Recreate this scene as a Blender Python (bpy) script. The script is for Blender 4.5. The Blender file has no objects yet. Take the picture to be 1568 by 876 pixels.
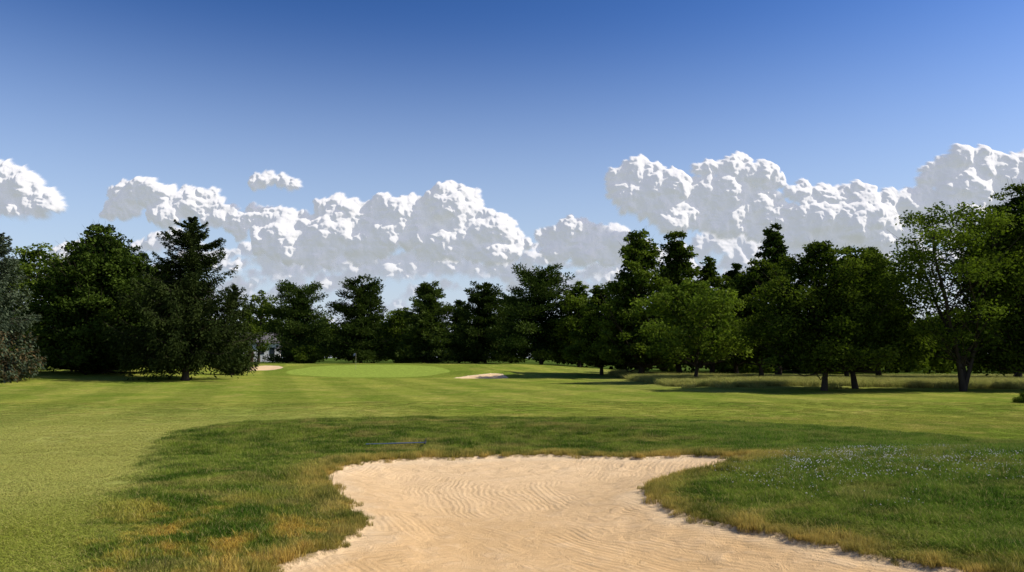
import bpy, math, numpy as np, random, bmesh
from mathutils import Vector, Matrix, noise as mnoise
scene=bpy.context.scene
scene.view_settings.view_transform='Standard'
scene.view_settings.look='None'
scene.view_settings.exposure=0

# ---------------------------------------------------------------- node helpers
def N(nt,t,ins=None,**pr):
    n=nt.nodes.new(t)
    for k,v in pr.items(): setattr(n,k,v)
    for k,v in (ins or {}).items():
        s=n.inputs[k]
        if isinstance(v,bpy.types.NodeSocket): nt.links.new(v,s)
        else: s.default_value=v
    return n
def mixc(nt,f,a,b,blend='MIX'):
    n=nt.nodes.new('ShaderNodeMix'); n.data_type='RGBA'; n.blend_type=blend
    for i,v in ((0,f),(6,a),(7,b)):
        s=n.inputs[i]
        if isinstance(v,bpy.types.NodeSocket): nt.links.new(v,s)
        else:
            if i>0 and len(v)==3: v=(*v,1)
            s.default_value=v
    return n.outputs[2]
def mr(nt,v,a,b,c=0.0,d=1.0,smooth=False):
    n=nt.nodes.new('ShaderNodeMapRange'); n.clamp=True
    if smooth: n.interpolation_type='SMOOTHSTEP'
    nt.links.new(v,n.inputs[0])
    for i,x in enumerate((a,b,c,d)): n.inputs[i+1].default_value=x
    return n.outputs[0]
def M(nt,op,a,b=0.0,c=None):
    n=nt.nodes.new('ShaderNodeMath'); n.operation=op
    for i,v in enumerate((a,b,c)):
        if v is None: continue
        if isinstance(v,bpy.types.NodeSocket): nt.links.new(v,n.inputs[i])
        else: n.inputs[i].default_value=v
    return n.outputs[0]
def noise(nt,vec,scale,detail=3,rough=.55,dist=0.0):
    return N(nt,'ShaderNodeTexNoise',{'Vector':vec,'Scale':scale,'Detail':detail,'Roughness':rough,'Distortion':dist}).outputs[0]
def gray(nt,k): return N(nt,'ShaderNodeCombineColor',{0:k,1:k,2:k}).outputs[0]
def newmat(name):
    m=bpy.data.materials.new(name); m.use_nodes=True; m.node_tree.nodes.clear(); return m,m.node_tree
def out(nt,sh):
    o=nt.nodes.new('ShaderNodeOutputMaterial'); nt.links.new(sh,o.inputs[0]); return o
def simple(name,col,rough=.6,metal=0,var=.15,scale=8):
    m,nt=newmat(name)
    p=N(nt,'ShaderNodeNewGeometry').outputs['Position']
    f=noise(nt,p,scale,4)
    c=mixc(nt,f,tuple(x*(1-var) for x in col),tuple(min(1,x*(1+var)) for x in col))
    b=N(nt,'ShaderNodeBsdfPrincipled',{'Base Color':c,'Roughness':rough,'Metallic':metal})
    out(nt,b.outputs[0]); return m

# ---------------------------------------------------------------- sun direction
el=math.radians(43); az=math.radians(93)   # azimuth from +Y toward +X
SUN=Vector((math.sin(az)*math.cos(el),math.cos(az)*math.cos(el),math.sin(el)))

# ---------------------------------------------------------------- numpy noise
_T=np.random.default_rng(3).random((256,256))
def vnoise(x,y):
    xi=np.floor(x).astype(int); yi=np.floor(y).astype(int); fx=x-xi; fy=y-yi
    fx=fx*fx*(3-2*fx); fy=fy*fy*(3-2*fy)
    a=_T[xi&255,yi&255]; b=_T[(xi+1)&255,yi&255]; c=_T[xi&255,(yi+1)&255]; d=_T[(xi+1)&255,(yi+1)&255]
    return (a*(1-fx)+b*fx)*(1-fy)+(c*(1-fx)+d*fx)*fy-.5
def fbm(x,y,o=4):
    s=0;a=1.0
    for i in range(o):
        s=s+a*vnoise(x*2**i+17.3*i,y*2**i+9.1*i); a*=.5
    return s
def billow(x,y,o=4):
    s=0;a=1.0
    for i in range(o):
        s=s+a*np.abs(vnoise(x*2**i+31.3*i,y*2**i+5.7*i))*2; a*=.52
    return s
def sstep(a,b,x):
    t=np.clip((x-a)/(b-a),0,1); return t*t*(3-2*t)
def sdf(poly,x,y):
    P=np.array(poly,float); d2=np.full(x.shape,1e18); inside=np.zeros(x.shape,bool)
    for i in range(len(P)):
        ax,ay=P[i]; bx,by=P[(i+1)%len(P)]
        ex,ey=bx-ax,by-ay; wx,wy=x-ax,y-ay
        t=np.clip((wx*ex+wy*ey)/(ex*ex+ey*ey),0,1)
        d2=np.minimum(d2,(wx-ex*t)**2+(wy-ey*t)**2)
        c=((ay>y)!=(by>y))&(x<(bx-ax)*(y-ay)/(by-ay+1e-12)+ax)
        inside^=c
    d=np.sqrt(d2); return np.where(inside,-d,d)
def smoothpoly(P,n=3):
    P=np.array(P,float)
    for _ in range(n):
        Q=np.roll(P,-1,0); P=np.stack([.75*P+.25*Q,.25*P+.75*Q],1).reshape(-1,2)
    return P
BUNKER=smoothpoly([(-3.3,7),(-2.58,8.3),(-2.2,9.16),(-1.9,10.1),(-2.15,11.5),(-3.0,13.3),(-3.6,15.2),(-3.1,17.0),(-1.46,17.6),(.94,17.9),(2.97,17.35),(4.9,16.9),(4.9,15.9),(3.1,14.7),(2.2,13.4),(2.05,12.0),(2.6,10.8),(3.32,9.9),(3.95,9.1),(4.5,8.4),(5.6,7.2),(6.2,5),(5,1.8),(2,-.6),(-1.5,-.8),(-3.6,1.4),(-4.2,4.4)],2)
ROUGH=smoothpoly([(-4.1,8.4),(-5.6,11.8),(-6.8,15),(-8.4,19.2),(-9.8,24.4),(-7.3,29),(-2,29.5),(3,29.5),(8,27),(11,22.5),(14,18.5),(18,14),(18,6),(12,-2),(0,-6),(-5,-1),(-4,5)],2)
GREEN=smoothpoly([(-29,100),(-24,91),(-16,87),(-9,90),(-7,98),(-10,108),(-18,114),(-27,111)],3)
FB1=smoothpoly([(-6.8,86.8),(-3.4,85.4),(-.2,86.8),(-.8,91.4),(-3.2,90.8),(-6.0,89.4)],2)
FB2=smoothpoly([(-37.5,104),(-33,102),(-30,104.6),(-31,109),(-34.5,108.4),(-37,107)],2)
def g2(x,y,cx,cy,sx,sy): return np.exp(-((x-cx)/sx)**2-((y-cy)/sy)**2)
def sands(x,y):
    n=.34*fbm(x*1.1,y*1.1,3)+.16*fbm(x*5,y*5,3)
    s=sdf(BUNKER,x,y)+n
    m=y>60
    s2=np.minimum(sdf(FB1,x,y),sdf(FB2,x,y))+.5*fbm(x*.6,y*.6,2)
    return np.where(m,s2,s)
def height(x,y,sd=None):
    if sd is None: sd=sands(x,y)
    z=1.35*sstep(84,116,y+.15*x)*(1-sstep(-2,26,x))
    z=z+.95*g2(x,y,-42,76,19,17)*(1-.4*sstep(80,110,y))
    z=z-.35*sstep(60,110,y)*sstep(8,40,x)
    z=z+.10*fbm(x*.05,y*.05,3)*sstep(25,60,y)
    z=z+.22*g2(x,y,0,23,14,4.0)
    z=z+.50*g2(x,y,8.6,14.2,4.6,4.2)
    z=z+.16*g2(x,y,-5.2,13,2.6,5)
    z=z+.05*fbm(x*.35,y*.35,3)*sstep(-.5,1,sd)
    z=z+.012*fbm(x*2.5,y*2.5,3)
    z=z-sstep(.03,-.05,sd)*.05-sstep(0,-1.6,sd)*.13-np.where(y>60,.15*sstep(0,-1.2,sd),0)
    z=z+.60*g2(x,y,-3.4,93.0,4.2,2.9)+.45*g2(x,y,-33.6,110.5,4.5,3.0)
    return z

# ---------------------------------------------------------------- grass colour (shared by ground sheet and blades)
def grass_color(nt,sand,rough,green,pos,fine=True):
    n1=noise(nt,pos,.16,2,.6); n2=noise(nt,pos,1.3,4 if fine else 3,.68); n4=noise(nt,pos,.5,2,.6,1.0)
    sx=N(nt,'ShaderNodeSeparateXYZ',{0:pos})
    fair=mixc(nt,mr(nt,n1,.38,.62),(.205,.265,.034),(.345,.345,.062))
    fair=mixc(nt,mr(nt,n4,.52,.68,0,.7),fair,(.44,.37,.10))
    fair=mixc(nt,mr(nt,n2,.35,.7,0,.6),fair,(.145,.205,.024))
    left=M(nt,'MULTIPLY',mr(nt,sx.outputs[0],-2,-7),mr(nt,sx.outputs[1],40,22))
    fair=mixc(nt,M(nt,'MULTIPLY',left,.7),fair,(.41,.41,.11))
    fair=mixc(nt,M(nt,'MULTIPLY',mr(nt,sx.outputs[0],-3,-6),mr(nt,sx.outputs[1],13,9.5,0,.6)),fair,(.22,.25,.02))
    d=M(nt,'ADD',M(nt,'MULTIPLY',sx.outputs[0],.955),M(nt,'MULTIPLY',sx.outputs[1],.29))
    st=mr(nt,M(nt,'SINE',M(nt,'MULTIPLY',M(nt,'ADD',d,M(nt,'MULTIPLY',n4,.8)),1.25)),-.35,.35,0,1)
    far=mr(nt,rough,2,10)
    fair=mixc(nt,M(nt,'MULTIPLY',M(nt,'MULTIPLY',st,far),.30),fair,(.08,.13,.016))
    rg=mixc(nt,mr(nt,n2,.38,.62),(.045,.092,.009),(.180,.230,.030))
    rg=mixc(nt,mr(nt,n4,.52,.66,0,.6),rg,(.31,.255,.070))
    lx=mr(nt,sx.outputs[0],1.5,-2.5,0,1)
    ny=mr(nt,sx.outputs[1],12.5,10,0,1)
    rg=mixc(nt,M(nt,'MULTIPLY',M(nt,'MULTIPLY',lx,ny),mr(nt,n2,.48,.60,0,.75)),rg,(.46,.27,.05))
    rg=mixc(nt,M(nt,'MULTIPLY',mr(nt,sx.outputs[0],3,6),M(nt,'MULTIPLY',mr(nt,sand,.5,1.4),.4)),rg,(.095,.185,.022))
    edge=M(nt,'MULTIPLY',mr(nt,sand,.85,.05,0,1),mr(nt,n2,.36,.60,.2,.95))
    rg=mixc(nt,edge,rg,(.48,.34,.085))
    rsel=mr(nt,M(nt,'ADD',rough,M(nt,'MULTIPLY',M(nt,'SUBTRACT',n2,.5),1.1)),.3,-.3)
    c=mixc(nt,rsel,fair,rg)
    c=mixc(nt,mr(nt,green,3.2,2.6,0,.7),c,(.16,.22,.028))
    c=mixc(nt,mr(nt,green,.15,-.15),c,(.27,.35,.055))
    tall=M(nt,'MULTIPLY',mr(nt,sx.outputs[0],6,14),mr(nt,sx.outputs[1],56,62))
    tall=M(nt,'MULTIPLY',tall,mr(nt,sx.outputs[1],118,104))
    c=mixc(nt,tall,c,(.26,.27,.065))
    c=mixc(nt,mr(nt,sx.outputs[1],112,135),c,(.07,.11,.02))
    if fine:
        n3=noise(nt,pos,11,4,.7)
        c=mixc(nt,1.0,c,gray(nt,mr(nt,n3,.3,.7,.58,1.34)),'MULTIPLY')
        n5=noise(nt,pos,2.2,4,.75)
        c=mixc(nt,1.0,c,gray(nt,mr(nt,n5,.32,.68,.74,1.2)),'MULTIPLY')
    return c

# ---------------------------------------------------------------- terrain
def fill(me,V,F,smooth=False,matidx=None):
    V=np.asarray(V,np.float32); F=np.asarray(F,np.int32); k=F.shape[1]
    me.vertices.add(len(V)); me.vertices.foreach_set('co',V.ravel())
    me.loops.add(F.size); me.loops.foreach_set('vertex_index',F.ravel())
    me.polygons.add(len(F)); me.polygons.foreach_set('loop_start',np.arange(0,F.size,k,dtype=np.int32))
    try: me.polygons.foreach_set('loop_total',np.full(len(F),k,dtype=np.int32))
    except Exception: pass
    if matidx is not None: me.polygons.foreach_set('material_index',np.asarray(matidx,np.int32))
    me.polygons.foreach_set('use_smooth',np.full(len(F),smooth) if not isinstance(smooth,np.ndarray) else smooth)
    me.update(calc_edges=True)
def fattr(me,nm,a): me.attributes.new(nm,'FLOAT','POINT').data.foreach_set('value',np.asarray(a,np.float32))
def build_ground():
    geo=np.geomspace
    ys=np.concatenate([-geo(6000,2,30),np.linspace(-1.5,6.5,50),np.arange(6.55,20,.045),np.arange(20,32,.09),32+geo(.12,88,330),120+geo(.6,6000,90)])
    xs=np.concatenate([-10-geo(.08,6000,260)[::-1],np.arange(-10,12,.055),12+geo(.08,6000,260)])
    X,Y=np.meshgrid(xs,ys); x=X.ravel(); y=Y.ravel()
    sd=sands(x,y); rg=sdf(ROUGH,x,y); gr=sdf(GREEN,x,y)
    z=height(x,y,sd)
    nx,ny=len(xs),len(ys)
    me=bpy.data.meshes.new('ground')
    idx=np.arange(nx*ny).reshape(ny,nx)
    F=np.stack([idx[:-1,:-1],idx[:-1,1:],idx[1:,1:],idx[1:,:-1]],-1).reshape(-1,4)
    fill(me,np.stack([x,y,z],1),F,smooth=True)
    for nm,a in (('sand',sd),('rough',rg),('green',gr)): fattr(me,nm,a)
    ob=bpy.data.objects.new('ground',me); scene.collection.objects.link(ob)
    m,nt=newmat('turf_and_sand')
    at=lambda n:N(nt,'ShaderNodeAttribute',attribute_name=n).outputs['Fac']
    sand,rough,green=at('sand'),at('rough'),at('green')
    pos=N(nt,'ShaderNodeNewGeometry').outputs['Position']
    gc=grass_color(nt,sand,rough,green,pos)
    n1=noise(nt,pos,.5,3); n2=noise(nt,pos,60,3,.7); n3=noise(nt,pos,3.5,5,.65,.6)
    nl=noise(nt,pos,.7,2)
    s=N(nt,'ShaderNodeSeparateXYZ',{0:pos})
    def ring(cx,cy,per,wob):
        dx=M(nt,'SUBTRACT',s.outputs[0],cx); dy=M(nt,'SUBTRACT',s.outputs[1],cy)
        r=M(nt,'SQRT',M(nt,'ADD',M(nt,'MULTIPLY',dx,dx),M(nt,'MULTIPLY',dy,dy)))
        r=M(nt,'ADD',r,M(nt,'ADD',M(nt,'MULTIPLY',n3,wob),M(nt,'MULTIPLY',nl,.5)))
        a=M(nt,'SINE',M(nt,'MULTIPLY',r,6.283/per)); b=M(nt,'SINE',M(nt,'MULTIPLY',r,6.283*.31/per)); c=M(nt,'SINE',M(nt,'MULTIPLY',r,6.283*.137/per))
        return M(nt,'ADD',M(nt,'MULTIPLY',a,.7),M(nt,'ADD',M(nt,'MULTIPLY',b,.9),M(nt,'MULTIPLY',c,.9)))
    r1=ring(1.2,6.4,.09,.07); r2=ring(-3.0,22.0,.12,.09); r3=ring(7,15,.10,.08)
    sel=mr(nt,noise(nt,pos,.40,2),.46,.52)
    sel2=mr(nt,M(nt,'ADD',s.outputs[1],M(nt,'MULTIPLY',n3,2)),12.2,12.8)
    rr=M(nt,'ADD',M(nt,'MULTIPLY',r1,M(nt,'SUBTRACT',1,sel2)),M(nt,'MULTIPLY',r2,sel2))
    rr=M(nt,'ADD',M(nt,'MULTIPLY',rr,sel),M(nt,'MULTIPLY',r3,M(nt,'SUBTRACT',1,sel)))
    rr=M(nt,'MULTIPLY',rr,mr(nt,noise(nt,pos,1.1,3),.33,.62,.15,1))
    sc=mixc(nt,mr(nt,n1,.35,.65),(.60,.395,.185),(.68,.46,.230))
    sc=mixc(nt,mr(nt,s.outputs[1],10,17,0,.6),sc,(.75,.56,.33))
    sc=mixc(nt,mr(nt,n3,.50,.75,0,.35),sc,(.79,.61,.38))
    sc=mixc(nt,mr(nt,n2,.57,.70,0,.55),sc,(.34,.21,.10))
    sc=mixc(nt,mr(nt,rr,.2,-1.6,0,.20),sc,(.46,.29,.13))  # rake troughs darkened in the sand colour, in place of ripple shade
    sc=mixc(nt,mr(nt,sand,-.02,-.5,.35,0),sc,(.74,.62,.42))
    e=M(nt,'ADD',sand,M(nt,'MULTIPLY',M(nt,'SUBTRACT',noise(nt,pos,14,5,.7),.5),.55))
    isand=mr(nt,e,.03,-.03)
    soil=mixc(nt,mr(nt,e,.02,.30),(.44,.32,.17),gc)
    soil=mixc(nt,mr(nt,s.outputs[1],55,60),soil,gc)
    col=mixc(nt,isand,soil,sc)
    hs=M(nt,'ADD',M(nt,'MULTIPLY',rr,.0055),M(nt,'ADD',M(nt,'MULTIPLY',n2,.016),M(nt,'MULTIPLY',n3,.05)))
    hg=M(nt,'MULTIPLY',noise(nt,pos,25,4,.75),.06)
    hmix=N(nt,'ShaderNodeMix',{0:isand,2:hg,3:hs}).outputs[0]
    bp=N(nt,'ShaderNodeBump',{'Height':hmix,'Strength':.9,'Distance':1.0})
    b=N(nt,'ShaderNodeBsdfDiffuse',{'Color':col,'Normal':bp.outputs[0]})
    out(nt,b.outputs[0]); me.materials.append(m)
build_ground()

# ---------------------------------------------------------------- instancing through geometry nodes
def instancer(name,P,rot,scl,idx,srcs,attrs=None):
    col=bpy.data.collections.new(name+'_parts')
    for o in srcs: col.objects.link(o)
    me=bpy.data.meshes.new(name); me.vertices.add(len(P)); me.vertices.foreach_set('co',np.asarray(P,np.float32).ravel())
    me.attributes.new('rot','FLOAT_VECTOR','POINT').data.foreach_set('vector',np.asarray(rot,np.float32).ravel())
    me.attributes.new('scl','FLOAT_VECTOR','POINT').data.foreach_set('vector',np.asarray(scl,np.float32).ravel())
    me.attributes.new('idx','INT','POINT').data.foreach_set('value',np.asarray(idx,np.int32))
    for k,v in (attrs or {}).items(): fattr(me,k,v)
    ob=bpy.data.objects.new(name,me); scene.collection.objects.link(ob)
    ng=bpy.data.node_groups.new(name+'_gn','GeometryNodeTree')
    ng.interface.new_socket('Geometry',in_out='INPUT',socket_type='NodeSocketGeometry')
    ng.interface.new_socket('Geometry',in_out='OUTPUT',socket_type='NodeSocketGeometry')
    gi=ng.nodes.new('NodeGroupInput'); go=ng.nodes.new('NodeGroupOutput')
    ip=ng.nodes.new('GeometryNodeInstanceOnPoints'); ci=ng.nodes.new('GeometryNodeCollectionInfo')
    ci.inputs['Collection'].default_value=col; ci.inputs['Separate Children'].default_value=True; ci.inputs['Reset Children'].default_value=True
    def na(n,t):
        a=ng.nodes.new('GeometryNodeInputNamedAttribute'); a.data_type=t; a.inputs['Name'].default_value=n
        return a.outputs[0]
    L=ng.links.new
    L(gi.outputs[0],ip.inputs['Points']); L(ci.outputs[0],ip.inputs['Instance']); ip.inputs['Pick Instance'].default_value=True
    L(na('idx','INT'),ip.inputs['Instance Index']); L(na('rot','FLOAT_VECTOR'),ip.inputs['Rotation']); L(na('scl','FLOAT_VECTOR'),ip.inputs['Scale'])
    L(ip.outputs[0],go.inputs[0])
    md=ob.modifiers.new('instances','NODES'); md.node_group=ng
    return ob

# ---------------------------------------------------------------- grass blades
def blade_mat(name,fixed=None):
    m,nt=newmat(name)
    at=lambda n,t='INSTANCER':N(nt,'ShaderNodeAttribute',attribute_name=n,attribute_type=t).outputs['Fac']
    h=at('h','GEOMETRY'); v=at('v','GEOMETRY')
    pos=N(nt,'ShaderNodeNewGeometry').outputs['Position']
    if fixed: c=mixc(nt,noise(nt,pos,.6,2),fixed[0],fixed[1])
    else: c=grass_color(nt,at('sand'),at('rough'),at('green'),pos,False)
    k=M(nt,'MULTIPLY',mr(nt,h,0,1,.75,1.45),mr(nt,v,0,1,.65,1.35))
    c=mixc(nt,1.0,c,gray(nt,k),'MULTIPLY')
    c=mixc(nt,mr(nt,v,.86,.92,0,.6),c,(.44,.34,.14))
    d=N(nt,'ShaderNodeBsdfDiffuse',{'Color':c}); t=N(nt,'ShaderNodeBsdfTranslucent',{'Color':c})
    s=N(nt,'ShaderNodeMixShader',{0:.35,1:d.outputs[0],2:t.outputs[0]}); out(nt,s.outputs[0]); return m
def tuft(name,nb,rad,hmin,hmax,wd,mat,seed):
    r=np.random.default_rng(seed)
    a=r.random(nb)*6.283; q=np.sqrt(r.random(nb))*rad
    bx,by=q*np.cos(a),q*np.sin(a); hh=hmin+(hmax-hmin)*r.random(nb)
    la=r.random(nb)*6.283; ln=hh*(.25+.7*r.random(nb)); wa=r.random(nb)*6.283
    wx,wy=np.cos(wa)*wd/2,np.sin(wa)*wd/2
    V=np.zeros((nb,5,3))
    V[:,0]=np.stack([bx-wx,by-wy,-.01+0*bx],1); V[:,1]=np.stack([bx+wx,by+wy,-.01+0*bx],1)
    mx,my=bx+np.cos(la)*ln*.35,by+np.sin(la)*ln*.35
    V[:,2]=np.stack([mx+wx*.8,my+wy*.8,hh*.6],1); V[:,3]=np.stack([mx-wx*.8,my-wy*.8,hh*.6],1)
    V[:,4]=np.stack([bx+np.cos(la)*ln,by+np.sin(la)*ln,hh],1)
    W=np.zeros((nb,6,3)); W[:,:4]=V[:,:4]; off=np.stack([wx*.15,wy*.15,0*wx],1); W[:,4]=V[:,4]+off; W[:,5]=V[:,4]-off
    base=np.arange(nb)[:,None]*6
    F=np.concatenate([base+np.array([[0,1,2,3]]),base+np.array([[3,2,4,5]])])
    me=bpy.data.meshes.new(name); fill(me,W.reshape(-1,3),F)
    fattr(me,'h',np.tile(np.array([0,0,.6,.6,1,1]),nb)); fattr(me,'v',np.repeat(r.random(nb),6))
    me.materials.append(mat); return bpy.data.objects.new(name,me)
gm=blade_mat('grass_blades')
tufts=[tuft('grass_tuft',150,.22,.030,.080,.008,gm,s) for s in (1,2,3,4)]
xs=[];ys=[]
for n,y0,y1 in ((8500,7.2,13),(9500,13,20),(9500,20,30),(4500,30,40)):
    q=np.random.default_rng(int(y0*10)); x=q.uniform(-1,1,n); y=q.uniform(y0,y1,n); x=x*(y*.66+1.5); xs.append(x); ys.append(y)
x=np.concatenate(xs); y=np.concatenate(ys)
sd=sands(x,y); rg=sdf(ROUGH,x,y)+.45*fbm(x*1.5,y*1.5,2); r=np.random.default_rng(5)
inr=sstep(.25,-.25,rg)
keep=(sd>.10)&((inr>.3)|(r.random(len(x))<.6))
x,y,sd,rg,inr=x[keep],y[keep],sd[keep],rg[keep],inr[keep]
hz_=.20+.62*inr+inr*1.1*fbm(x*.9,y*.9,3)+.15*r.random(len(x))+inr*.7*(r.random(len(x))>.94)
hz_=np.clip(hz_,.15,2)*np.where(sd<.35,.85+.7*r.random(len(x)),1)
P=np.stack([x,y,height(x,y)],1)
rot=np.stack([0*x,0*x,r.random(len(x))*6.283],1)
sc=np.stack([1+.3*r.random(len(x)),1+.3*r.random(len(x)),hz_],1)
sc[:,:2]*=np.where(sd<.3,.55,1)[:,None]
instancer('grass',P,rot,sc,r.integers(0,4,len(x)),tufts,{'sand':sd,'rough':rg,'green':np.full(len(x),50.)})
ex=[];ey=[]
B=np.array(BUNKER)
for i in range(len(B)):
    a=B[i];b=B[(i+1)%len(B)]; L=np.linalg.norm(b-a); k=int(L*60)
    t=r.random(k); q=a+(b-a)*t[:,None]+r.normal(0,.30,(k,2)); ex.append(q[:,0]); ey.append(q[:,1])
x=np.concatenate(ex);y=np.concatenate(ey); sd=sands(x,y); k=(sd>-.06)&(sd<.4)&(y>7)&((sd>.02)|(r.random(len(x))<.3)); x,y,sd=x[k],y[k],sd[k]
P=np.stack([x,y,height(x,y)],1)
s=.22+.35*r.random(len(x))
instancer('bunker_edge_grass',P,np.stack([r.normal(0,.2,len(x)),r.normal(0,.2,len(x)),r.random(len(x))*6.28],1),np.stack([s,s,s*(1.4+1.9*r.random(len(x)))],1),r.integers(0,4,len(x)),tufts,{'sand':sd,'rough':sdf(ROUGH,x,y),'green':np.full(len(x),50.)})
tm=blade_mat('tall_grass_blades',((.19,.23,.05),(.36,.33,.10)))
tt=[tuft('tall_grass_tuft',120,.5,.25,.62,.022,tm,s) for s in (11,12,13)]
x=r.uniform(12,75,7500); y=r.uniform(56,98,7500)
k=(y>62+2*np.sin(x*.3)-(x>26)*5)|(r.random(7500)<.03); x,y=x[k],y[k]
P=np.stack([x,y,height(x,y)],1)
instancer('tall_grass',P,np.stack([0*x,0*x,r.random(len(x))*6.28],1),np.stack([1.2+0*x,1.2+0*x,.55+.5*r.random(len(x))],1),r.integers(0,3,len(x)),tt)
fmat=simple('clover_white',(.60,.58,.52),.8)
def blob(name,rad,seed,mat,sub=1):
    bm=bmesh.new(); bmesh.ops.create_icosphere(bm,subdivisions=sub,radius=rad)
    for v in bm.verts: v.co*=1+.25*mnoise.noise(v.co*40+Vector((seed,0,0)))
    me=bpy.data.meshes.new(name); bm.to_mesh(me); bm.free(); me.materials.append(mat); return bpy.data.objects.new(name,me)
fl=[blob('clover_flower',.0105,s,fmat) for s in (1,2)]
x=r.uniform(3.5,15,15000); y=r.uniform(11,16.8,15000); sd=sands(x,y)
k=(sd>.25)&(fbm(x*.9,y*.9,3)+.9*g2(x,y,7.4,14.6,4.4,2.2)-.9*r.random(15000)>.18); x,y=x[k],y[k]
P=np.stack([x,y,height(x,y)+.045+.03*r.random(len(x))],1); s=.6+.6*r.random(len(x))
instancer('clover_flowers',P,np.zeros((len(x),3)),np.stack([s,s,s],1),r.integers(0,2,len(x)),fl)

# ---------------------------------------------------------------- trees
def leafmat(name,dark,light,trans=.28):
    m,nt=newmat(name)
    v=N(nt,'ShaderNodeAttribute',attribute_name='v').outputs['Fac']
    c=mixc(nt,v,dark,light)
    oi=N(nt,'ShaderNodeObjectInfo').outputs['Random']
    c=mixc(nt,1.0,c,gray(nt,mr(nt,oi,0,1,.75,1.1)),'MULTIPLY')
    d=N(nt,'ShaderNodeBsdfDiffuse',{'Color':c})
    tc=mixc(nt,1.0,c,(1.30,1.45,.55),'MULTIPLY')
    t=N(nt,'ShaderNodeBsdfTranslucent',{'Color':tc})
    s=N(nt,'ShaderNodeMixShader',{0:trans,1:d.outputs[0],2:t.outputs[0]}).outputs[0]
    out(nt,s); return m
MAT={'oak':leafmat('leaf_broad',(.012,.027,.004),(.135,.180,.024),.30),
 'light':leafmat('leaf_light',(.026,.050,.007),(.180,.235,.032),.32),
 'dark':leafmat('leaf_dark',(.008,.019,.004),(.082,.122,.018),.20),
 'spruce':leafmat('needles_spruce',(.006,.013,.004),(.052,.070,.018),.10),
 'blue':leafmat('needles_blue',(.020,.032,.020),(.12,.150,.085),.12),
 'brown':leafmat('needles_brown',(.05,.038,.02),(.15,.11,.05),.12),
 'pine':leafmat('needles_pine',(.009,.022,.005),(.078,.112,.023),.16),
 'pinelight':leafmat('needles_pine_light',(.020,.040,.008),(.120,.160,.034),.2)}
def barkmat():
    m,nt=newmat('bark'); p=N(nt,'ShaderNodeTexCoord').outputs['Object']
    mp=N(nt,'ShaderNodeMapping',{'Vector':p,'Scale':(6,6,1.2)}).outputs[0]
    f=noise(nt,mp,2,5,.7); c=mixc(nt,f,(.020,.015,.012),(.080,.066,.052))
    bp=N(nt,'ShaderNodeBump',{'Height':f,'Strength':.8,'Distance':.05})
    b=N(nt,'ShaderNodeBsdfDiffuse',{'Color':c,'Normal':bp.outputs[0]}); out(nt,b.outputs[0]); return m
BARK=barkmat()
def nrm(a): return a/(np.linalg.norm(a,axis=-1,keepdims=True)+1e-9)
def leaves(C,D,ln,wd,r):
    D=nrm(D); B=nrm(np.cross(D,r.normal(size=D.shape)))
    a=D*(ln/2)[:,None]; b=B*(wd/2)[:,None]
    return np.stack([C-a,C+b,C+a,C-b],1).reshape(-1,3)
def tube(P,R,sides=6):
    P=np.asarray(P,float); k=len(P); T=nrm(np.gradient(P,axis=0))
    up=np.array([0.3,.9,.1]) ; A=nrm(np.cross(T,up)); Bn=np.cross(T,A)
    an=np.arange(sides)/sides*2*np.pi
    V=P[:,None]+ (A[:,None]*np.cos(an)[None,:,None]+Bn[:,None]*np.sin(an)[None,:,None])*np.asarray(R)[:,None,None]
    F=[]
    for i in range(k-1):
        for j in range(sides):
            F.append((i*sides+j,i*sides+(j+1)%sides,(i+1)*sides+(j+1)%sides,(i+1)*sides+j))
    return V.reshape(-1,3),np.array(F)
def finish(name,x,y,tubes,LV,tint,mat,rot=0,mat2=None,sel=None):
    Vs=[];Fs=[];o=0
    for V,F in tubes: Vs.append(V);Fs.append(F+o);o+=len(V)
    nb=sum(len(F) for F in Fs)
    Vs.append(LV); nl=len(LV)//4; Fs.append(np.arange(nl*4).reshape(-1,4)+o)
    V=np.concatenate(Vs);F=np.concatenate(Fs)
    mi=np.concatenate([np.zeros(nb),np.ones(nl)]); sm=mi==0
    if sel is not None: mi[nb:][sel]=2
    me=bpy.data.meshes.new(name); fill(me,V,F,sm,mi)
    fattr(me,'v',np.concatenate([np.zeros(o),np.repeat(tint,4)]))
    me.materials.append(BARK); me.materials.append(mat)
    if mat2: me.materials.append(mat2)
    ob=bpy.data.objects.new(name,me); scene.collection.objects.link(ob)
    z=float(height(np.array([x]),np.array([y]))[0]); ob.location=(x,y,z-.05); ob.rotation_euler[2]=rot
    return ob
PROF={'round':lambda t:np.sqrt(np.clip(1-(2*t-.9)**2/1.22,0.02,1)),
 'egg':lambda t:np.clip(t/.12+.55,0,1)*np.sqrt(np.clip(1-np.clip(t-.15,0,1)**2/.73,0.01,1)),
 'dome':lambda t:np.clip(t/.12+.7,0,1)*np.clip(1-np.clip(t-.10,0,1)**2.0/.83,0.01,1)**.56,
 'cone':lambda t:np.clip(t/.18+.5,0,1)*np.clip(1.05-t,0,1)**.55,
 'vase':lambda t:np.clip(.45+t*1.1,0,1)*np.sqrt(np.clip(1-np.clip(t-.5,0,1)**2/.27,.02,1))}
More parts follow.
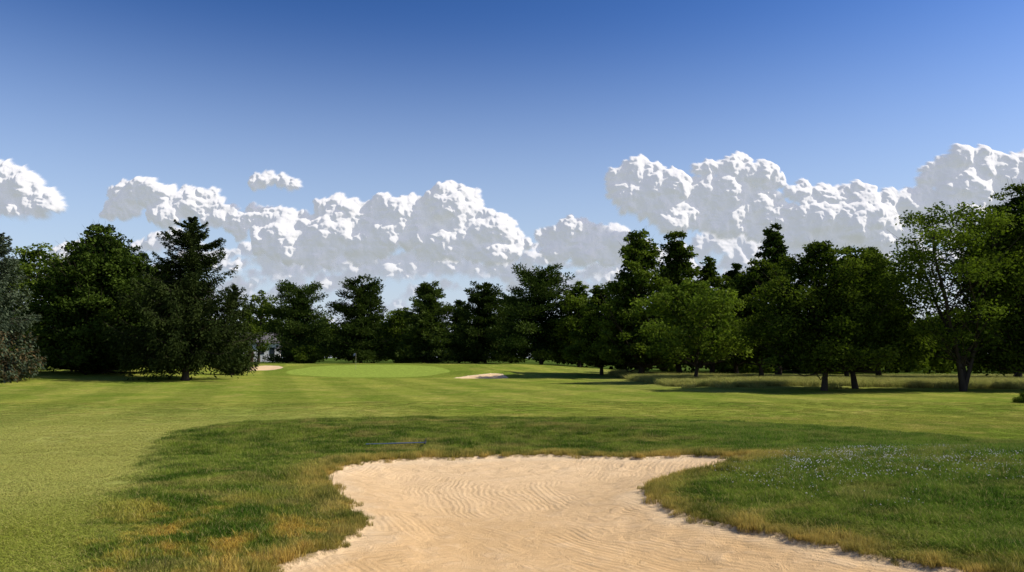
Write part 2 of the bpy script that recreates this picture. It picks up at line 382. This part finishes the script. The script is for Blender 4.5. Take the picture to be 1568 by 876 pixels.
def broadleaf(name,x,y,h,w,cb,prof,ncl,nleaf,ls,mat,seed,tr=1.0,fillf=.2,cs=.13,forks=1,lobk=1.0):
    r=np.random.default_rng(seed); pf=PROF[prof]
    tubes=[]; r0=h*.018*tr
    k=8; tz=np.linspace(0,h*.82,k)
    trunks=[]
    for f in range(forks):
        a=r.random()*6.28+f*6.283/max(forks,1); sp=(0 if forks==1 else .22*w)
        wob=np.cumsum(r.normal(0,.010*h,(k,2)),0); wob[0]=0
        px=wob[:,0]+np.cos(a)*sp*np.clip((tz-cb*.8)/(h*.6),0,1); py=wob[:,1]+np.sin(a)*sp*np.clip((tz-cb*.8)/(h*.6),0,1)
        P=np.stack([px,py,tz],1); R=r0*(1-.85*tz/h)*(1 if f==0 else .8); R[0]*=1.35
        trunks.append(P); tubes.append(tube(P,R,8))
    t=np.clip(r.random(ncl)**.9,0,1); ang=r.random(ncl)*6.283
    lob=1+lobk*(.13*np.sin(ang*2+seed)+.12*np.sin(ang*3+t*7+seed*2)+.10*r.normal(size=ncl))
    R=w/2*pf(t)*np.clip(lob,.60,1.3)
    rc=w*cs*(.6+.8*r.random(ncl))*np.clip(pf(t),.45,1)
    q=np.clip(R-rc*.6,0,None)*(.35+.65*np.sqrt(r.random(ncl)))
    C=np.stack([q*np.cos(ang),q*np.sin(ang),cb+(h-cb)*t-rc*.4*t],1)
    for i in range(ncl):
        if r.random()<.85:
            T=trunks[i%len(trunks)]; zz=max(cb*.75,C[i,2]-q[i]*(.5+.5*r.random())-.3); zz=min(zz,h*.78)
            s=np.array([np.interp(zz,T[:,2],T[:,0]),np.interp(zz,T[:,2],T[:,1]),zz])
            m=s*.5+C[i]*.5+np.array([0,0,-.06*q[i]])+r.normal(0,.03*w,3)
            b=r0*.33*(1-.6*zz/h)
            tubes.append(tube([s,m,C[i],C[i]+(C[i]-m)*.5],[b,b*.65,b*.35,b*.08],5))
    wt=rc**2; ci=r.choice(ncl,nleaf,p=wt/wt.sum())
    d=nrm(r.normal(size=(nleaf,3))); d[:,2]=np.where((d[:,2]<0)&(r.random(nleaf)<.45),-d[:,2],d[:,2])
    rad=rc[ci]*(.45+.6*r.random(nleaf)**.6)
    rad*=1+.22*r.normal(size=nleaf)
    P=C[ci]+d*rad[:,None]*np.array([1.05,1.05,.72])
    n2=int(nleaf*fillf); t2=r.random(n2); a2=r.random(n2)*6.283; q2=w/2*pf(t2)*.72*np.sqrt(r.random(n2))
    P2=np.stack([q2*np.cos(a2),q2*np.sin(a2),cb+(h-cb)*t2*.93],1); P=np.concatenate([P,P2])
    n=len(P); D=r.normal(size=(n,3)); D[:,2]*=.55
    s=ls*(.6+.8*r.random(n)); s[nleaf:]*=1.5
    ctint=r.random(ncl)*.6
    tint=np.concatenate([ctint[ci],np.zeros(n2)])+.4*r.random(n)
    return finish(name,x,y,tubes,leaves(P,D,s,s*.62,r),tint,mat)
def spruce(name,x,y,h,w,mat,seed,nl=26000,cb=.09,ls=.34,droop=.35,rough=.22,power=.82,zmin=.5,mat2=None):
    r=np.random.default_rng(seed); tubes=[tube([(0,0,0),(0,0,.4),(.05,0,h*.5),(0,.03,h*.985)],[h*.030,h*.021,h*.012,.015],8)]
    nbr=190; t=np.sort(r.random(nbr)**1.05); Cs=[];Ds=[];Ss=[];Ts=[]
    per=nl//nbr
    for i in range(nbr):
        tt=t[i]; z0=h*(cb+(1-cb)*tt); L=w/2*((1-tt)**power+.03)*(1-rough+rough*1.7*r.random()); L*=np.clip(.60+tt*2.2,0,1)
        a=r.random()*6.283; o=np.array([np.cos(a),np.sin(a),0]); side=np.array([-np.sin(a),np.cos(a),0])
        k=6; u=np.linspace(0,1,k)
        up=.25*tt
        zz=z0+L*(up*u-droop*np.sin(u*np.pi*.62)*(1-tt*.7)+.20*u**3); zz=np.maximum(zz,zmin+.6*r.random())
        P=o[None]*(u*L)[:,None]; P[:,2]=zz
        tubes.append(tube(P,h*.0042*(1.1-u)*(1.1-tt*.6),4))
        n=int(per*(.35+1.3*(L/(w/2))))
        uu=r.random(n)**.75; pz=np.interp(uu,u,zz)
        lat=r.normal(size=n)*(.16*L*(1.15-uu)+.05); hang=-np.abs(r.normal(size=n))*(.12*L*(1-tt*.6)+.05)
        c=o[None]*(uu*L)[:,None]+side[None]*lat[:,None]; c[:,2]=pz+hang
        d=o[None]*.5+side[None]*(np.sign(lat)*.45)[:,None]+r.normal(size=(n,3))*.35; d[:,2]-=.55*(1-tt)
        Cs.append(c);Ds.append(d);Ss.append(ls*(.5+.8*r.random(n))*(1-.35*tt));Ts.append(r.random(n)*.55+.45*r.random()*np.ones(n))
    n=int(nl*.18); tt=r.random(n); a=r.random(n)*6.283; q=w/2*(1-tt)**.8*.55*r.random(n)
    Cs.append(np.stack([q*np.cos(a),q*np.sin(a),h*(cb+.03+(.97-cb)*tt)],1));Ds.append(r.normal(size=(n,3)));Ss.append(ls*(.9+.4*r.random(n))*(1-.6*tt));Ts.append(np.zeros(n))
    C=np.concatenate(Cs);D=np.concatenate(Ds);S=np.concatenate(Ss);T=np.concatenate(Ts)
    sel=None
    if mat2: sel=(C[:,2]<h*.33)&(r.random(len(C))<.35)
    return finish(name,x,y,tubes,leaves(C,D,S,S*.36,r),T,mat,mat2=mat2,sel=sel)
def pine(name,x,y,h,w,mat,seed,nl=20000,cb=.10,ls=.40,power=.5,whorls=15):
    r=np.random.default_rng(seed); lean=r.normal(0,.02*h,2)
    tp=lambda z:np.array([lean[0]*(z/h)**2,lean[1]*(z/h)**2,z])
    tubes=[tube([tp(0),tp(h*.3),tp(h*.6),tp(h*.96)],[h*.022,h*.016,h*.011,.03],7)]
    Cs=[];Ds=[];Ss=[];Ts=[]; br=[]
    for k in range(whorls):
        tt=(k+.5*r.random())/whorls
        for j in range(r.integers(5,8)): br.append((np.clip(tt+r.normal()*.02,0,.98),r.random()*6.283))
    per=nl/len(br)
    for tt,a in br:
        z0=h*(cb+(1-cb)*tt*.95); L=w/2*(np.clip(tt*2.2+.78,0,1)*(1.06-tt)**power)*(.62+.5*r.random())
        o=np.array([np.cos(a),np.sin(a),0]); side=np.array([-np.sin(a),np.cos(a),0])
        rise=(.05+.6*tt**1.5)*L*(.7+.5*r.random()); rise=min(rise,h*1.0-z0)
        u=np.linspace(0,1,5); s=tp(z0); P=s[None]+o[None]*(u*L)[:,None]; P[:,2]=z0+rise*u**1.3-.06*L*np.sin(u*3.14)
        tubes.append(tube(P,h*.006*(1.1-u)*(1.1-tt*.7),4))
        n=int(per*(.3+1.4*L/(w/2))); nb=6
        bu=.25+.75*r.random(nb)**.8; bl=r.normal(size=nb)*.26*L*(1.3-bu); bi=r.integers(0,nb,n)
        br_=(.15*L+.026*w)*(.7+.6*r.random(nb))
        c=s[None]+o[None]*(bu[bi]*L)[:,None]+side[None]*bl[bi][:,None]
        c[:,2]=np.interp(bu[bi],u,P[:,2])+.1
        dd=nrm(r.normal(size=(n,3)))*(br_[bi]*r.random(n)**.45)[:,None]*np.array([1.2,1.2,.62]); c=c+dd
        d=o[None]*.4+dd*1.2+r.normal(size=(n,3))*.3; d[:,2]+=.45
        Cs.append(c);Ds.append(d);Ss.append(ls*(.6+.7*r.random(n)));Ts.append(r.random(n)*.5+.5*r.random()*np.ones(n))
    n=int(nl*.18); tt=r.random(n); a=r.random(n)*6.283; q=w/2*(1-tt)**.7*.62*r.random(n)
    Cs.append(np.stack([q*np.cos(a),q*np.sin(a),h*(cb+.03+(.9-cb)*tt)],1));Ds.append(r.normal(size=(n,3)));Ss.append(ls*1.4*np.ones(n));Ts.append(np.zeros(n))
    C=np.concatenate(Cs);D=np.concatenate(Ds);S=np.concatenate(Ss);T=np.concatenate(Ts)
    return finish(name,x,y,tubes,leaves(C,D,S,S*.42,r),T,mat)

# left group
spruce('blue_spruce_tree',-39.2,60,11.6,8.0,MAT['blue'],3,nl=28000,cb=.03,droop=.2,mat2=MAT['brown'],power=.65)
broadleaf('maple_tree',-57,95,15.8,12,2.0,'round',70,15000,.34,MAT['light'],21)
broadleaf('horse_chestnut_tree',-37.3,72,13.4,12.8,.5,'dome',380,56000,.26,MAT['dark'],22,fillf=.35,cs=.065,lobk=.18)
broadleaf('linden_tree',-35.0,79,10.6,8.6,.6,'dome',100,18000,.28,MAT['dark'],23,fillf=.3,cs=.10,lobk=.6)
spruce('norway_spruce_tree',-26.9,66,13.6,11.8,MAT['spruce'],5,nl=54000,cb=.17,droop=.34,rough=.36,power=.66,zmin=1.2)
spruce('small_spruce_tree',-28.0,80,9.2,6.2,MAT['spruce'],6,nl=15000,cb=.05)
# back row
broadleaf('poplar_tree',-47.5,150,13.5,8.2,2,'round',45,7000,.38,MAT['light'],31,fillf=.05)
pine('white_pine_tree',-36.0,135,13.4,14.0,MAT['pine'],41,power=.38,cb=.04,nl=24000)
pine('white_pine_tree',-24.2,128,13.6,12.5,MAT['pine'],42,power=.42,cb=.05,nl=22000)
broadleaf('ash_tree',-19.0,142,9.8,11,1.0,'round',60,11000,.36,MAT['light'],32)
pine('white_pine_tree',-13.6,130,13.4,12.0,MAT['pinelight'],43,power=.62,cb=.03,nl=24000)
pine('white_pine_tree',-9.4,142,11.4,8,MAT['pine'],44,power=.6,cb=.04,nl=12000)
pine('white_pine_tree',-4.4,130,13.2,11.2,MAT['pine'],45,power=.5,cb=.04,nl=20000)
pine('white_pine_tree',4.4,120,14.6,14.5,MAT['pine'],46,power=.40,cb=.10,nl=26000)
pine('white_pine_tree',-.2,138,12.0,9.5,MAT['pine'],47,power=.45,cb=.04,nl=14000)
broadleaf('oak_tree',10.0,119,12.8,10,1.2,'dome',70,14000,.34,MAT['oak'],33)
# right grove
broadleaf('sweetgum_tree',14.2,88,16.2,11.5,1.6,'cone',170,31000,.30,MAT['oak'],51,cs=.09)
broadleaf('sweetgum_tree',10.4,93,10.6,8.4,1.2,'cone',90,14000,.30,MAT['oak'],52,cs=.11)
broadleaf('sweetgum_tree',19.3,92,16.8,8.8,2.0,'cone',120,22000,.30,MAT['oak'],53,cs=.11)
broadleaf('sweetgum_tree',24.4,98,14.8,7.4,2.0,'egg',75,14000,.32,MAT['oak'],54)
broadleaf('sweetgum_tree',27.8,99,14.2,6.8,2.0,'egg',70,12000,.32,MAT['dark'],55)
broadleaf('maple_tree',16.0,70,9.2,9.8,1.9,'round',95,20000,.23,MAT['light'],57,cs=.095,lobk=2.0,fillf=.12)
broadleaf('sweetgum_tree',30.2,91,18.0,7.8,2.0,'cone',110,21000,.30,MAT['dark'],57,cs=.11)
broadleaf('oak_tree',24.0,77,11.7,8.8,2.0,'egg',90,19000,.27,MAT['oak'],58,cs=.11)
broadleaf('oak_tree',20.8,53.5,9.9,9.6,1.7,'dome',130,30000,.20,MAT['oak'],59,cs=.095,lobk=1.3)
broadleaf('oak_tree',24.6,57.5,10.2,8.4,1.7,'egg',95,20000,.21,MAT['oak'],60,cs=.105,lobk=1.3)
broadleaf('oak_tree',39.4,86,14.4,10,2.0,'egg',90,19000,.29,MAT['oak'],61)
broadleaf('oak_tree',33.5,80,11.4,9,2.0,'egg',85,16000,.29,MAT['dark'],65)
broadleaf('elm_tree',29.8,53,12.8,10.4,2.2,'vase',120,22000,.19,MAT['light'],62,fillf=.05,cs=.095,forks=3,tr=.8)
broadleaf('oak_tree',34.8,54,14.0,8.8,1.6,'egg',125,26000,.21,MAT['oak'],63,cs=.11)
broadleaf('oak_tree',48,76,15.8,11,1.5,'egg',95,19000,.29,MAT['dark'],64)
broadleaf('oak_tree',45,52.5,14.0,10,1.8,'round',90,15000,.28,MAT['oak'],66)
# shrubs
broadleaf('shrub',-32.4,126,3.0,5.6,.1,'round',40,5000,.24,MAT['light'],71)
broadleaf('shrub',-17.8,130,3.6,5.5,.1,'round',40,5000,.26,MAT['light'],72)
broadleaf('shrub',25.3,39.2,.55,1.5,.02,'round',30,5000,.06,MAT['light'],73)
def treeline():
    r=np.random.default_rng(99); Cs=[];T=[]
    def row(x0,x1,y0,y1,n,h0,h1,m=900,ar=.75):
        for i in range(n):
            x=r.uniform(x0,x1);y=r.uniform(y0,y1);h=r.uniform(h0,h1);w=h*ar
            d=nrm(r.normal(size=(m,3)))*(r.random(m)**.4)[:,None]
            nb=14; bc=nrm(r.normal(size=(nb,3)))*.62; bi=r.integers(0,nb,m)
            p=bc[bi]*1.0+d*.42; z=float(height(np.array([x]),np.array([y]))[0])
            Cs.append(np.stack([x+p[:,0]*w/2,y+p[:,1]*w/2,z+h*.50+p[:,2]*h*.5],1)); T.append(r.random(m)*.5+.5*r.random(nb)[bi])
    row(-130,-38,165,200,45,8,12); row(-45,20,160,185,40,7,10.5); row(12,60,125,165,40,8,12); row(50,150,115,170,60,9,14); row(-110,-48,88,120,24,8,13)
    row(10,150,130,150,110,3,6.5,450,1.3); row(32,150,106,128,50,6,10)
    C=np.concatenate(Cs);T=np.concatenate(T);n=len(C); s=.75*(.6+.7*r.random(n))
    me=bpy.data.meshes.new('distant_trees'); V=leaves(C,r.normal(size=(n,3)),s,s*.7,r)
    fill(me,V,np.arange(n*4).reshape(-1,4)); fattr(me,'v',np.repeat(T,4))
    me.materials.append(MAT['oak']); ob=bpy.data.objects.new('distant_trees',me); scene.collection.objects.link(ob)
treeline()

# ---------------------------------------------------------------- objects
def mesh_obj(name,bm,mat,parent=None):
    me=bpy.data.meshes.new(name); bm.to_mesh(me); bm.free(); me.materials.append(mat)
    o=bpy.data.objects.new(name,me); scene.collection.objects.link(o)
    if parent: o.parent=parent
    return o
def empty(name,loc,rz=0):
    o=bpy.data.objects.new(name,None); scene.collection.objects.link(o); o.location=loc; o.rotation_euler[2]=rz; return o
def cyl(bm,a,b,r1,r2=None,seg=10):
    a=Vector(a);b=Vector(b);d=b-a; q=d.to_track_quat('Z','Y').to_matrix().to_4x4()
    bmesh.ops.create_cone(bm,cap_ends=True,segments=seg,radius1=r1,radius2=r1 if r2 is None else r2,depth=d.length,matrix=Matrix.Translation((a+b)/2)@q)
def box(bm,c,s): bmesh.ops.create_cube(bm,size=1,matrix=Matrix.Translation(c)@Matrix.Diagonal((*s,1)))
hz=lambda x,y:float(height(np.array([x]),np.array([y]))[0])
rk=empty('bunker_rake',(-2.7,19.1,hz(-2.7,19.1)),math.radians(3))
bm=bmesh.new(); cyl(bm,(-.75,0,.08),(.62,0,.11),.012); mesh_obj('handle',bm,simple('rake_handle_blue',(.08,.13,.24),.35),rk)
bm=bmesh.new(); box(bm,(.64,0,.11),(.04,.42,.03))
for i in range(9): cyl(bm,(.64,-.19+i*.0475,.11),(.66,-.19+i*.0475,.20),.008,.004,6)
mesh_obj('head',bm,simple('rake_head_black',(.03,.03,.035),.5),rk)
fx,fy=-20.3,104
fg=empty('golf_flagstick',(fx,fy,hz(fx,fy)))
bm=bmesh.new(); cyl(bm,(0,0,0),(0,0,2.1),.016); mesh_obj('pole',bm,simple('pole_yellow',(.35,.33,.22),.4),fg)
bm=bmesh.new(); g=[[bm.verts.new((-.016-.36*i/6,.05*math.sin(i*1.2),2.08-.30*j/4-.16*(i/6)**1.5)) for j in range(5)] for i in range(7)]
for i in range(6):
    for j in range(4): bm.faces.new((g[i][j],g[i+1][j],g[i+1][j+1],g[i][j+1]))
mesh_obj('flag',bm,simple('flag_navy',(.06,.08,.16),.8),fg)
hs=empty('white_house',(-52.5,162,hz(-52.5,162)),math.radians(12))
ww=simple('white_siding',(.72,.71,.68),.7); rf=simple('roof_shingle',(.12,.11,.11),.9); gl=simple('window_glass',(.03,.04,.05),.15)
bm=bmesh.new(); box(bm,(0,0,1.9),(11,7,3.8)); mesh_obj('walls',bm,ww,hs)
bm=bmesh.new()
v=[bm.verts.new(p) for p in [(-5.8,-3.9,3.75),(5.8,-3.9,3.75),(5.8,3.9,3.75),(-5.8,3.9,3.75),(-5.8,0,6.0),(5.8,0,6.0)]]
for f in ((0,1,5,4),(2,3,4,5),(0,4,3),(1,2,5),(0,3,2,1)): bm.faces.new([v[i] for i in f])
mesh_obj('roof',bm,rf,hs)
bm=bmesh.new()
for i in (-4,-2,2,4): box(bm,(i,-3.51,2.2),(1.0,.06,1.4))
mesh_obj('windows',bm,gl,hs)
bm=bmesh.new(); box(bm,(0,-3.51,1.1),(1.0,.08,2.2)); mesh_obj('door',bm,simple('door_wood',(.12,.05,.03),.5),hs)

# ---------------------------------------------------------------- clouds: relief surfaces of fractal billows kilometres away
def cloudmat(name,haze,hcol=(.66,.74,.87,1)):
    m,nt=newmat(name)
    at=lambda n:N(nt,'ShaderNodeAttribute',attribute_name=n).outputs['Fac']
    al=at('alpha')
    nn=N(nt,'ShaderNodeNewGeometry').outputs['Normal']
    # thick cloud scatters light round its billows: wrap the shading normal toward the sun
    vm=N(nt,'ShaderNodeVectorMath',{0:nn,1:tuple(SUN*.60)},operation='ADD').outputs[0]
    vn=N(nt,'ShaderNodeVectorMath',{0:vm},operation='NORMALIZE').outputs[0]
    d=N(nt,'ShaderNodeBsdfDiffuse',{'Color':(.47,.455,.435,1),'Normal':vn})
    g=N(nt,'ShaderNodeEmission',{'Color':(.90,.93,1.0,1),'Strength':.38})   # added glow standing in for light scattered inside the cloud
    a=N(nt,'ShaderNodeAddShader',{0:d.outputs[0],1:g.outputs[0]})
    e=N(nt,'ShaderNodeEmission',{'Color':hcol,'Strength':.82})  # distance haze over the clouds, put in as an even pale glow
    s=N(nt,'ShaderNodeMixShader',{0:haze,1:a.outputs[0],2:e.outputs[0]})
    t=N(nt,'ShaderNodeBsdfTransparent')
    f=N(nt,'ShaderNodeMixShader',{0:al,1:t.outputs[0],2:s.outputs[0]})
    out(nt,f.outputs[0]); return m
def blur(A,k):
    for _ in range(k):
        A=(np.roll(A,1,0)+np.roll(A,-1,0)+2*A)/4; A=(np.roll(A,1,1)+np.roll(A,-1,1)+2*A)/4
    return A
def cloud_sheet(name,dist,groups,haze,seed,step=1.0,kids=15,gk=8,ggk=4,edge=.42,wisp=.38,rel=.55,bil=2.8,zr=(20,345)):
    """groups: list of (base, [(x,z,r),...]) in plan units of dist/1220 m"""
    r=np.random.default_rng(seed)
    x0,x1,z0,z1=-860,860,zr[0],zr[1]
    nx=int((x1-x0)/step)+1; nz=int((z1-z0)/step)+1
    gx=x0+np.arange(nx)*step; gz=z0+np.arange(nz)*step
    X,Z=np.meshgrid(gx,gz)
    wx=6*fbm(X/22+3,Z/22+seed,4)+2.4*fbm(X/6,Z/6+9,3); wz=6*fbm(X/22+70,Z/22+seed,4)+2.4*fbm(X/6+40,Z/6+9,3)
    XW=X+wx; ZW=Z+wz
    H=np.full(X.shape,-60.); A=np.zeros(X.shape)
    def splat(cx,cy,cz,R,base):
        m=8
        i0=max(int((cx-R-m-x0)/step),0); i1=min(int((cx+R+m-x0)/step)+1,nx); j0=max(int((cz-R-m-z0)/step),0); j1=min(int((cz+R+m-z0)/step)+1,nz)
        if i0>=i1 or j0>=j1: return
        xx=XW[j0:j1,i0:i1]-cx; zz=ZW[j0:j1,i0:i1]-cz
        q=1-(xx*xx+zz*zz)/(R*R)
        h=cy+R*np.sqrt(np.clip(q,0,1)); h=np.where(q>0,h,-60)
        H[j0:j1,i0:i1]=np.maximum(H[j0:j1,i0:i1],h)
        b=sstep(base-8,base+26,Z[j0:j1,i0:i1]+1.8*wx[j0:j1,i0:i1])
        A[j0:j1,i0:i1]=np.maximum(A[j0:j1,i0:i1],np.clip(q*min(1,R/7.),0,1)*b)
    for base,lobes in groups:
        for (lx,lz,lr) in lobes:
            c=np.array([lx,r.normal()*lr*.3,lz]); splat(c[0],c[1],c[2],lr*.86,base)
            for i in range(kids):
                d=nrm(r.normal(size=3)); d[2]=abs(d[2])-.2; d[1]=abs(d[1])*.8; d=nrm(d); R1=lr*(.28+.26*r.random()); c1=c+d*lr*.80*np.array([1.12,1,.82])
                splat(*c1,R1,base)
                for j in range(gk):
                    e=nrm(nrm(r.normal(size=3))+d*.8); e[1]=abs(e[1])*.9; R2=R1*(.28+.25*r.random()); c2=c1+e*R1*.86; splat(*c2,R2,base)
                    for g in range(ggk):
                        f=nrm(nrm(r.normal(size=3))+e*.8); f[1]=abs(f[1]); R3=R2*(.32+.25*r.random())
                        if R3>1.0: splat(*(c2+f*R2*.85),R3,base)
    ok=H>-59
    Hs=np.where(ok,H,H[ok].min()*.35); Hs=(blur(Hs,2)*.13+blur(Hs,8)*.35+blur(Hs,26)*.52)*rel
    bw=X+5*fbm(X/14,Z/14+3,3); bz=Z+5*fbm(X/14+50,Z/14,3)
    Hs=Hs+blur(bil*billow(bw/13,bz/11,4),1)
    n=fbm(X/9+5,Z/9,4)
    A=sstep(.0,edge,A+(wisp*n*.45-.02)*sstep(0,.08,A))
    A=blur(A,2)
    A[:, :3]=0; A[:, -3:]=0; A[-3:]=0; A[:3]=0
    U=dist/1220.
    me=bpy.data.meshes.new(name); idx=np.arange(nx*nz).reshape(nz,nx)
    F=np.stack([idx[:-1,:-1],idx[:-1,1:],idx[1:,1:],idx[1:,:-1]],-1).reshape(-1,4)
    av=A.ravel(); F=F[(av[F]>.004).any(1)]
    used=np.unique(F); mp=np.full(nx*nz,-1); mp[used]=np.arange(len(used))
    V=np.stack([X.ravel()*U,dist-Hs.ravel()*U,Z.ravel()*U],1)[used]
    fill(me,V,mp[F],smooth=True); fattr(me,'alpha',av[used]); me.materials.append(cloudmat(name+'_mat',haze))
    ob=bpy.data.objects.new(name,me); scene.collection.objects.link(ob)
cloud_sheet('cumulus_clouds',3800,[
 (208,[(-800,280,30),(-770,262,34),(-725,232,26),(-755,228,30),(-800,235,40)]),
 (190,[(-600,252,20),(-560,252,26),(-540,240,30),(-500,232,28),(-470,238,22),(-600,228,22),(-620,222,14),(-450,215,22),(-530,215,30)]),
 (248,[(-385,272,16),(-360,274,14),(-345,266,15),(-400,266,9)]),
 (128,[(-395,212,24),(-360,200,30),(-320,190,30),(-275,226,24),(-250,213,32),(-190,226,26),(-150,213,34),(-95,228,34),(-72,240,22),(-40,195,32),(-200,185,40),(-120,175,42),(-280,180,40),(0,175,22),(-420,195,18),(-70,190,40),(-230,165,34),(-360,170,30),(-30,160,30),(-310,155,30)]),
 (122,[(60,183,20),(95,190,26),(130,180,24),(165,175,20),(110,160,30),(70,158,22),(150,155,26)]),
 (165,[(175,275,22),(205,278,28),(240,262,30),(195,245,34),(235,232,36),(300,288,22),(345,286,27),(385,278,24),(400,272,18),(270,250,30),(320,250,30),(290,222,34),(345,222,34),(385,240,26),(250,205,30),(330,200,30)]),
 (150,[(450,248,24),(490,240,28),(540,248,26),(580,240,22),(610,235,26),(480,210,36),(540,205,38),(600,205,34),(420,205,30),(390,195,28),(440,190,30),(500,185,34),(570,180,34)]),
 (155,[(665,275,28),(700,302,26),(735,292,30),(790,285,34),(700,250,38),(760,245,42),(820,260,50),(640,240,26),(690,215,36),(760,215,40),(640,205,30)]),
 ],.10,1)
r_=np.random.default_rng(12)
def bank(n,x0,x1,z0,z1,r0,r1,fl):
    o=[]
    for i in range(n):
        z=r_.uniform(z0,z1); q=r_.uniform(r0,r1)*(.7+.3*(z-z0)/(z1-z0)); x=x0+(x1-x0)*(i+r_.random())/n
        o.append((z-fl,[(x,z,q),(x+q*1.3,z-q*.25,q*.7),(x-q*1.3,z-q*.3,q*.65),(x+q*2.2,z-q*.45,q*.4),(x-q*2.3,z-q*.45,q*.4)]))
    return o
cloud_sheet('cloud_bank',6500,bank(18,-690,190,140,185,20,34,14)+bank(26,-700,200,100,145,18,30,12)+bank(14,130,820,150,200,22,36,14)+bank(18,130,830,105,150,18,30,12),.24,31,step=1.3,kids=11,gk=6,ggk=2,edge=.5,wisp=.5,zr=(40,260))
cloud_sheet('distant_cloud_bank',9500,bank(34,-840,840,85,135,18,30,9)+bank(40,-840,840,45,95,14,24,8),.42,51,step=1.6,kids=9,gk=5,ggk=2,edge=.7,wisp=.8,zr=(15,200))

# ---------------------------------------------------------------- light
L=bpy.data.lights.new('sun','SUN'); L.energy=5.0; L.angle=math.radians(.5); L.color=(1,.95,.84)
so=bpy.data.objects.new('sun',L); scene.collection.objects.link(so); so.rotation_euler=SUN.to_track_quat('Z','Y').to_euler(); so.location=(60,-10,80)
w=bpy.data.worlds.new('World'); scene.world=w; w.use_nodes=True; nt=w.node_tree; nt.nodes.clear()
sky=nt.nodes.new('ShaderNodeTexSky'); sky.sky_type='NISHITA'; sky.sun_disc=False; sky.sun_elevation=el; sky.sun_rotation=az
sky.air_density=1.0; sky.dust_density=.6; sky.ozone_density=3.0
gmn=N(nt,'ShaderNodeGamma',{'Color':sky.outputs[0],'Gamma':1.4})
hs_=N(nt,'ShaderNodeHueSaturation',{'Color':gmn.outputs[0],'Saturation':1.12})
gm2=N(nt,'ShaderNodeGamma',{'Color':hs_.outputs[0],'Gamma':1.30})
tn=mixc(nt,1.0,gm2.outputs[0],(1.55*.52,1.0*.52,.88*.50),'MULTIPLY')
# humid summer haze toward the horizon
dz=N(nt,'ShaderNodeSeparateXYZ',{0:N(nt,'ShaderNodeTexCoord').outputs['Generated']}).outputs[2]
hf=mr(nt,dz,.43,.03,0,.85,True)
tn=mixc(nt,hf,tn,(6.0,7.2,8.8))
bg=N(nt,'ShaderNodeBackground',{'Color':tn,'Strength':.088})
o=nt.nodes.new('ShaderNodeOutputWorld'); nt.links.new(bg.outputs[0],o.inputs[0])

# ---------------------------------------------------------------- camera
cam=bpy.data.cameras.new('camera'); cam.lens=28; cam.sensor_width=36; cam.clip_start=.1; cam.clip_end=30000
co=bpy.data.objects.new('camera',cam); scene.collection.objects.link(co); co.location=(0,0,2.2)
co.rotation_euler=(math.radians(90+5.15),0,0); scene.camera=co
